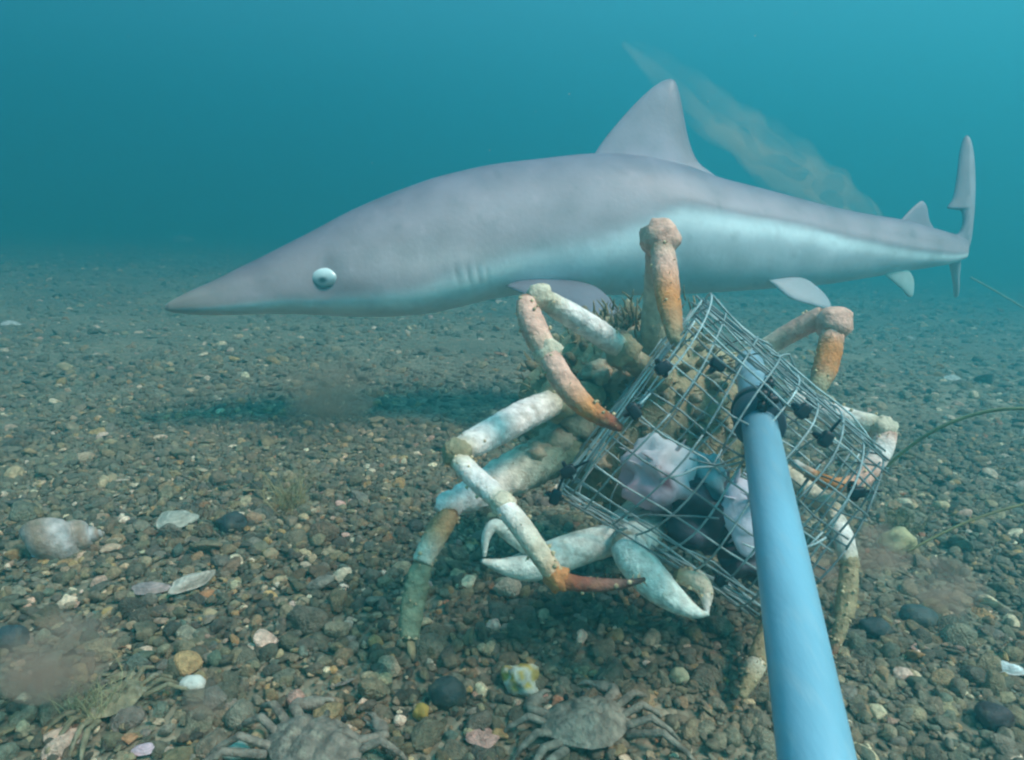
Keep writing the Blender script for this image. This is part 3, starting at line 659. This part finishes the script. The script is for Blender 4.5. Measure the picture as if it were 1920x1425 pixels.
# ------------------------------------------------------------------ bait inside
def bait(name, label, cat_, x, y, d, wpx, hpx, dep, col, amp, freq, seed, ang=0, colf=None, sub=4):
    m = MB(); c = P(x, y, d); s = d / F / 2
    a1 = (RIGHT * math.cos(ang) - UP * math.sin(ang)) * wpx * s; a2 = (UP * math.cos(ang) + RIGHT * math.sin(ang)) * hpx * s
    blob(m, c, (a1, FWD * dep, a2), col, sub, amp, freq, seed, colf)
    for i_, v_ in enumerate(m.v):
        q_ = Vector(v_); k_ = noise.noise(q_ * 75 + Vector((seed, 0, 0))); k2_ = abs(noise.noise(q_ * 38 + Vector((0, seed, 0))))
        m.v[i_] = tuple(q_ + (q_ - c) * (.16 * k_ - .36 * (.3 - min(.3, k2_))))
    r_ = random.Random(seed)
    for k_ in range(9):
        b_ = Vector(r_.choice(m.v[:600])); o_ = (b_ - c); o_.normalize(); l_ = r_.uniform(.008, .018); e_ = b_ + (o_ + Vector((r_.gauss(0, .5), r_.gauss(0, .5), r_.gauss(-.3, .5)))).normalized() * l_
        cc_ = tuple(np.clip(np.array(col if name != 'fish_chunk' else (.62, .50, .52)) * r_.uniform(.7, 1.4), 0, .9))
        sweep(m, [(*b_, .0028, *cc_), (*((b_ + e_) / 2 + RIGHT * r_.gauss(0, .002)), .0020, *cc_), (*e_, .0006, *cc_)], 3, 8, .2, 300, .35)
    o = m.build(name, M_BAIT, None, origin=c); tag(o, label, cat_); return o
def pinkc(v, q):
    t = max(0, min(1, .5 - v.z * .7 - v.x * .2)); s = (v.x + .02) ** 2 / .016 + (v.z + .02) ** 2 / .035
    c = np.array((.66, .64, .66)) * (1 - t) + np.array((.60, .36, .42)) * t
    if s < 1 and v.y < 0: c = np.array((.16, .06, .08))
    return tuple(c)
bait('fish_chunk', 'pink and white chunk of fish flesh with a dark hole in the cage', 'bait', 1240, 892, .552, 155, 130, .026, PINK, .55, 1.7, 5, .3, pinkc)
bait('fish_skin', 'dark glossy piece of fish at the bottom of the cage', 'bait', 1312, 962, .560, 190, 150, .03, (.035, .03, .04), .5, 1.6, 9, .6,
     lambda v, q: tuple(np.array((.030, .026, .034)) * (1 + 2.5 * max(0, noise.noise(q * 60) - .15) * 3)))
bait('fish_fin', 'small blue grey fin of bait sticking up beside the pink chunk', 'bait', 1332, 893, .548, 62, 100, .010, (.26, .40, .44), .35, 1.5, 12, -.2)
bait('fish_fillet', 'flat white slab of fish tucked against the blue pipe', 'bait', 1396, 965, .530, 84, 150, .008, (.72, .70, .80), .25, 1.2, 14, -.12)
bait('fish_scrap', 'lumpy dark scrap of bait at the lowest corner of the cage', 'bait', 1400, 1048, .565, 120, 80, .022, (.09, .075, .09), .5, 2, 17, .3)

# ------------------------------------------------------------------ shore crabs
def shore_crab(px, py, wpx, yaw, label, seed, tint):
    c = G(px, py); d = depth(c); R_ = wpx / 2 * d / F; r = random.Random(seed)
    fw = Vector((math.cos(yaw), math.sin(yaw), 0)); sd = Vector((-math.sin(yaw), math.cos(yaw), 0)); z = Vector((0, 0, 1)); m = MB()
    T = np.array(tint); c = c - z * (R_ * .16); cc = c + z * R_ * .42
    # carapace: rounded trapezium with toothed front margin
    vs = []; cs = []; fs = []; NA, NRr = 72, 16
    for top in (1, -1):
        for j in range(NRr + 1):
            k = j / NRr
            for i in range(NA):
                th = 2 * math.pi * i / NA; cx, sx = math.cos(th), math.sin(th)
                wf = 1.0 if cx > 0 else (1 - .32 * cx * cx); lf = .68 if cx > 0 else .78
                rad = 1.0
                if cx > .12: rad += .10 * abs(math.sin(th * 7)) - .05
                X = lf * cx * rad; Y = wf * sx * rad
                h = (1 - k ** 2.6) * (.34 if top > 0 else -.26)
                q = cc + (fw * X + sd * Y) * (k * R_) + z * (h * R_)
                if top > 0: q += z * R_ * (.10 * noise.noise(Vector((X * k * 3, Y * k * 3, seed))) + .05 * noise.noise(Vector((X * k * 9, Y * k * 9, seed))) - .07 * math.exp(-((abs(Y * k) - .28 - .1 * X * k) / .06) ** 2) - .05 * math.exp(-((X * k + .1) / .06) ** 2)) * (1 - k * .5)
                vs.append(q); e = noise.noise(q * 140) * .3 + noise.noise(q * 320) * .2
                cs.append(tuple(T * (1 + e) * (1.0 if top > 0 else 1.25)))
    for s_ in range(2):
        b = s_ * (NRr + 1) * NA
        for j in range(NRr):
            for i in range(NA):
                q = (b + j*NA + i, b + j*NA + (i+1) % NA, b + (j+1)*NA + (i+1) % NA, b + (j+1)*NA + i); fs.append(q if s_ else q[::-1])
    m.add(vs, fs, cs)
    def limb(pl, rads, tone=1.0, n=10):
        rows = []
        for (f_, s_, h_), rd in zip(pl, rads):
            q = c + fw * (f_ * R_) + sd * (s_ * R_); q.z = hgt(q.x, q.y) + (h_ - .14) * R_; rows.append((q.x, q.y, q.z, rd * R_ * .82, *(T * tone * r.uniform(.9, 1.1))))
        sweep(m, rows, 4, n, .12, 150, .8)
    for s_ in (-1, 1):
        for k, f0 in enumerate((.18, -.08, -.34, -.55)):
            sp = .22 - k * .33; a_ = r.uniform(-.1, .1)
            b0 = (f0, s_ * .72, .35); k1 = (f0 + sp * .6 + a_, s_ * 1.22, .62); k2 = (f0 + sp * 1.1 + a_, s_ * 1.58, .38); t_ = (f0 + sp * 1.5 + a_, s_ * 1.82, .05)
            limb([b0, k1], (.13, .11)); limb([k1, k2], (.115, .085)); limb([k2, t_], (.085, .025), .85)
        # claw
        limb([(.4, s_ * .62, .38), (.62, s_ * .98, .42)], (.14, .15)); limb([(.62, s_ * .98, .42), (.82, s_ * 1.02, .36)], (.14, .16))
        limb([(.80, s_ * 1.0, .34), (.98, s_ * .84, .30), (1.1, s_ * .66, .28)], (.15, .21, .16), 1.1, 12)
        limb([(1.08, s_ * .70, .34), (1.20, s_ * .50, .33), (1.22, s_ * .34, .27)], (.09, .08, .03), 1.2); limb([(1.06, s_ * .62, .22), (1.12, s_ * .46, .18), (1.16, s_ * .34, .22)], (.10, .075, .03), 1.2)
    for s_ in (-1, 1):      # eye stalks
        blob(m, cc + fw * (.66 * R_) + sd * (s_ * .2 * R_) + z * (.12 * R_), (fw * R_ * .07, sd * R_ * .06, z * R_ * .09), (.02, .02, .02), 2, 0, 1)
    e = empty('shore_crab', c); m.build('body', M_SHORE, e); tag(e, label, 'crab', 'small crabs on the gravel'); return e
shore_crab(1098, 1372, 176, 1.9, 'small grey-brown crab on the gravel below the spider crab', 21, (.23, .20, .155))
shore_crab(590, 1418, 196, 1.2, 'small grey crab half out of view at the bottom left of centre', 22, (.20, .165, .13))
shore_crab(212, 1325, 120, 2.6, 'small mottled crab near the bottom left corner, legs towards us', 23, (.24, .20, .12))

# ------------------------------------------------------------------ shells and odd stones
def whelk(px, py, Lpx, yaw, label, ca, cb):
    c = G(px, py); d = depth(c); Ln = Lpx * d / F; m = MB(); vs = []; cs = []; fs = []
    ax = Vector((math.cos(yaw), math.sin(yaw), .05)).normalized(); s1 = ax.cross(Vector((0, 0, 1))).normalized(); s2 = s1.cross(ax)
    T, NT, NS = 4.2, 110, 16; c = c + Vector((0, 0, Ln * .17))
    for i in range(NT + 1):
        t = i / NT; g = math.exp(-2.6 * (1 - t)); an = t * T * 2 * math.pi; rr_ = Ln * .21 * g; off = Ln * .17 * g
        zc_ = Ln * (.62 * (1 - g) - .25)
        ct = c + ax * zc_ + (s1 * math.cos(an) + s2 * math.sin(an)) * off; ro = (s1 * math.cos(an) + s2 * math.sin(an))
        for k in range(NS):
            a_ = 2 * math.pi * k / NS; q = ct + ro * (math.cos(a_) * rr_) + ax * (math.sin(a_) * rr_ * 1.35)
            vs.append(q); cs.append(tuple(np.array(ml(ca, cb, .5 + .5 * math.sin(a_ * 3 + t * 9))) * (1 + .3 * noise.noise(q * 200))))
    for i in range(NT):
        for k in range(NS): fs.append((i*NS + k, (i+1)*NS + k, (i+1)*NS + (k+1) % NS, i*NS + (k+1) % NS))
    blob(m, c - ax * (Ln * .30) - Vector((0, Ln * .10, 0)), (ax * Ln * .10, s1 * Ln * .17, s2 * Ln * .16), (.4, .5, .6), 3, .3, 2, 5, lambda v, q: (.62, .34, .34) if v.x < -.3 and abs(v.z) < .35 else (.50, .62, .74))
    m.add(vs, fs, cs); o = m.build('whelk_shell', M_SHELL, None, origin=G(px, py)); tag(o, label, 'shell'); return o
whelk(140, 1032, 150, .35, 'whelk shell with blue and pink mouth lying on the gravel at left', (.46, .42, .40), (.36, .24, .17))
def valve(name, px, py, wpx, ratio, yaw, tilt, col, label, cat_='shell', rib=18):
    """a dished shell half with thickness"""
    c = G(px, py); d = depth(c); R_ = wpx / 2 * d / F; m = MB(); vs = []; cs = []; fs = []; NA, NJ = 36, 8
    E = Euler((tilt, 0, yaw)).to_matrix()
    for lay in (0, 1):
        for j in range(NJ + 1):
            k = j / NJ
            for i in range(NA):
                th = 2 * math.pi * i / NA; w_ = 1 + .28 * noise.noise(Vector((math.cos(th) * 1.6 + px, math.sin(th) * 1.6 + py, 0))); x = math.cos(th) * k * w_; y = math.sin(th) * k * ratio * w_ * (1 - .18 * math.cos(th))
                h = .36 * (1 - k * k) * (1 if lay == 0 else .82) + .012 * math.sin(rib * th) * k - (.03 if lay else 0)
                q = c + E @ Vector((x * R_, y * R_, h * R_)) + Vector((0, 0, R_ * .18 + R_ * abs(math.sin(tilt)) * .5)); vs.append(q)
                cs.append(tuple(np.array(col) * (1 + .18 * math.sin(k * 22) + .2 * noise.noise(q * 160))))
    for s_ in range(2):
        b = s_ * (NJ + 1) * NA
        for j in range(NJ):
            for i in range(NA):
                q = (b + j*NA + i, b + j*NA + (i+1) % NA, b + (j+1)*NA + (i+1) % NA, b + (j+1)*NA + i); fs.append(q[::-1] if s_ else q)
    for i in range(NA): fs.append((NJ*NA + i, (NJ+1)*NA + NJ*NA + i, (NJ+1)*NA + NJ*NA + (i+1) % NA, NJ*NA + (i+1) % NA))
    m.add(vs, fs, cs); o = m.build(name, M_SHELL, None, origin=c); tag(o, label, cat_); return o
valve('shell', 330, 985, 74, .75, .5, .25, (.40, .38, .31), 'flat grey-beige shell on the gravel right of the whelk shell')
valve('shell', 362, 1108, 90, .34, 1.0, .55, (.46, .40, .33), 'long upright shell fragment with a pale edge, left foreground')
valve('shell', 285, 1112, 70, .5, .1, .2, (.36, .27, .25), 'pinkish shell half beside the long upright fragment')
valve('shell', 345, 455, 34, .8, .4, .5, (.85, .88, .85), 'bright white shell fragment far off in front of the snout')
valve('shell', 20, 612, 34, .55, .1, .2, (.75, .75, .70), 'white shell at the left edge of the photograph')
valve('shell', 1885, 1262, 62, .45, -.3, .4, (.70, .72, .70), 'white edged shell at the right edge of the gravel')
valve('shell', 275, 1410, 50, .5, .2, .2, (.62, .42, .46), 'pink shell at the bottom edge beside the mottled crab')
valve('shell', 1700, 640, 32, .5, .1, .2, (.55, .60, .56), 'pale oval shell on the far gravel right of the raised crab knee')
valve('shell', 1785, 714, 36, .5, .3, .2, (.56, .60, .55), 'pale oval shell on the gravel above the green weed strand')
def stone(px, py, wpx, hpx, col, label, seed, amp=.35, colf=None):
    c = G(px, py); d = depth(c); s = d / F / 2; m = MB()
    blob(m, c + Vector((0, 0, hpx * s * .55)), (Vector((wpx * s, 0, 0)), Vector((0, wpx * s * .8, 0)), Vector((0, 0, hpx * s))), col, 3, amp, 1.6, seed, colf)
    o = m.build('stone', M_SHELL, None, origin=c); tag(o, label, 'stone', None); return o
stone(980, 1290, 72, 56, (.5, .45, .2), 'lumpy yellow and white stone above the small grey-brown crab', 31, .6, lambda v, q: (.50, .36, .08) if noise.noise(q * 190) > .0 else (.55, .56, .46))
stone(1682, 1030, 64, 54, (.50, .42, .22), 'rounded yellow stone right of the blue pipe', 32)
stone(362, 1290, 48, 30, (.66, .64, .56), 'white oval stone between the two left small crabs', 33, .2)
stone(442, 1414, 54, 26, (.60, .62, .50), 'pale oval stone at the bottom edge left of the grey crab', 34, .15)
stone(436, 992, 56, 42, (.045, .055, .055), 'dark grey angular stone right of the beige shell', 35)
stone(20, 1210, 60, 52, (.04, .055, .06), 'dark blue-grey stone at the left edge', 36, .2)
stone(838, 1315, 70, 62, (.05, .065, .06), 'big dark green stone in the shadow below the crab', 37, .25)
stone(1862, 1360, 64, 56, (.06, .045, .045), 'dark brown square stone at the lower right', 38, .3)
stone(790, 1345, 30, 36, (.42, .28, .06), 'small mustard yellow stone beside the big dark stone', 39, .3)
stone(1272, 1274, 36, 30, (.52, .46, .28), 'cream stone right of the small grey-brown crab', 40, .3)
stone(1720, 1165, 66, 40, (.07, .09, .085), 'smooth grey-green stone right of the lower crab leg', 41, .15)
stone(1640, 1185, 56, 36, (.05, .065, .065), 'dark grey stone touching the right crab foot', 42, .2)

# ------------------------------------------------------------------ weed
def strand(pts, r, col, label):
    m = MB(); sweep(m, [(*P(x, y, d), r, *col) for x, y, d in pts], 10, 6, 0, caps=False)
    o = m.build('weed_strand', M_WEED, None); tag(o, label, 'seaweed', 'thin weed strands'); return o
g_ = G(1590, 950); 
strand([(1560, 960, .75), (1620, 915, .72), (1690, 850, .70), (1760, 803, .68), (1840, 774, .66), (1920, 766, .64), (2040, 775, .62)], .0018, (.20, .21, .10), 'long green weed strand arching from the cage to the right edge')
strand([(1700, 1035, .66), (1760, 1003, .66), (1830, 972, .66), (1920, 945, .66), (2000, 930, .66)], .0013, (.20, .18, .08), 'faint brown weed strand low over the gravel at right')
strand([(1820, 520, 2.2), (1870, 548, 2.2), (1930, 585, 2.2), (2000, 640, 2.2)], .003, (.30, .33, .22), 'faint pale weed strand on the far gravel under the tail')
def tuft(px, py, wpx, hpx, n_, col, label, seed):
    c = G(px, py); d = depth(c); s = d / F; r = random.Random(seed); m = MB()
    for k in range(n_):
        b = c + Vector((r.gauss(0, wpx * s * .16), r.gauss(0, wpx * s * .16), 0)); t = b + Vector((r.gauss(0, wpx * s * .3), r.gauss(0, wpx * s * .25), abs(r.gauss(.6, .3)) * hpx * s))
        mid = (b + t) / 2 + Vector((r.gauss(0, .006), r.gauss(0, .006), .004)); cc = tuple(np.array(col) * r.uniform(.6, 1.4)); rr_ = .0003
        sweep(m, [(*b, rr_, *cc), (*mid, rr_, *cc), (*t, rr_ * .4, *cc)], 4, 4, 0, caps=False)
    o = m.build('weed_tuft', M_WEED, None, origin=c); tag(o, label, 'seaweed', 'weed tufts'); return o
tuft(620, 785, 120, 110, 150, (.36, .29, .18), 'wispy brown weed tuft on the gravel below the shark head', 51)
tuft(545, 955, 90, 80, 110, (.42, .34, .16), 'yellow-brown weed tuft on the gravel left of the crab', 52)
tuft(175, 1345, 110, 90, 70, (.36, .33, .18), 'olive weed tuft growing around the mottled crab', 53)
tuft(1690, 1000, 50, 60, 90, (.26, .23, .10), 'small yellow-green weed tuft behind the yellow stone', 54)

# ------------------------------------------------------------------ silt in the water
def mat_silt(name, dens, col, nscale):
    m = bpy.data.materials.new(name); m.use_nodes = True; t = m.node_tree; t.nodes.clear()
    o = t.nodes.new('ShaderNodeOutputMaterial'); p = t.nodes.new('ShaderNodeVolumePrincipled'); p.inputs['Color'].default_value = (*col, 1)
    tc = t.nodes.new('ShaderNodeTexCoord'); n1 = t.nodes.new('ShaderNodeTexNoise'); n1.inputs['Scale'].default_value = nscale; n1.inputs['Detail'].default_value = 3
    t.links.new(tc.outputs['Object'], n1.inputs['Vector'])
    mr = t.nodes.new('ShaderNodeMapRange'); mr.inputs[1].default_value = .38; mr.inputs[2].default_value = .68; mr.inputs[3].default_value = dens * .12; mr.inputs[4].default_value = dens
    t.links.new(n1.outputs['Fac'], mr.inputs[0]); t.links.new(mr.outputs[0], p.inputs['Density']); t.links.new(p.outputs[0], o.inputs['Volume']); return m
M_PLUME = mat_silt('silt_plume', 10.0, (.78, .70, .60), 5); M_PUFF_FAR = mat_silt('silt_puff_far', 9.0, (.62, .48, .36), 16); M_PUFF = mat_silt('silt_puff', 36.0, (.70, .50, .40), 22)
m = MB(); D = 1.75
rows = [(1175, 85, 12, D), (1215, 112, 34, D), (1290, 165, 60, D), (1370, 225, 84, D), (1450, 285, 96, D), (1530, 345, 90, D), (1590, 395, 70, D), (1640, 440, 40, D)]
for k_, (ox, oy, wf, dd_) in enumerate([(0, 0, .78, 0), (22, -14, .55, .05), (-22, 16, .6, -.05), (10, 14, .95, .08), (-36, 28, .3, 0)]):
    sweep(m, [(*P(x + ox * (wpx / 90) + 10 * math.sin(x * .021 + k_ * 2), y + oy * (wpx / 90) + 8 * math.cos(x * .017 + k_), d + dd_), wf * wpx / 2 * d / F, 1, 1, 1) for x, y, wpx, d in rows], 6, 14, .7, 14)
o = m.build('silt_plume', M_PLUME, None, origin=P(1400, 250, D)); tag(o, 'brown silt plume slanting through the water behind the dorsal fin', 'silt', kind='stuff')
for (x, y, wpx, d, lab, sd) in [(100, 1232, 200, .46, 'reddish brown silt puff over the gravel at lower left', 1), (385, 1312, 92, .42, 'small brown silt puff over the white oval stone', 2),
                                (1772, 1102, 124, .56, 'pinkish brown silt puff over the gravel right of the pipe', 3), (1640, 1030, 120, .62, 'brown silt puff between the yellow stone and the crab leg', 4), (1540, 1060, 80, .62, 'brown silt puff behind the pipe beside the right crab leg', 5), (615, 730, 170, 1.12, 'hazy brown silt puff over the gravel below the shark head', 6)]:
    m = MB(); r = wpx / 2 * d / F; blob(m, P(x, y, d), (RIGHT * r, FWD * r * .8, UP * r * .8), (1, 1, 1), 3, .4, 1.4, sd)
    o = m.build('silt_puff', M_PUFF_FAR if d > 1 else M_PUFF, None, origin=P(x, y, d)); tag(o, lab, 'silt', 'silt puffs', 'stuff')
m = MB(); r = random.Random(77)
for k in range(60):
    d = r.uniform(.9, 3.0); p = P(r.uniform(-200, 2100), r.uniform(20, 620), d)
    if p.z < .06: continue
    s = r.choice([.0006, .0008, .001, .0014]); blob(m, p, (RIGHT * s, FWD * s, UP * s), (.6, .62, .58), 1, .5, 2, k)
o = m.build('floating_specks', M_SHELL, None); tag(o, 'tiny pale specks drifting in the water', 'particles', kind='stuff')
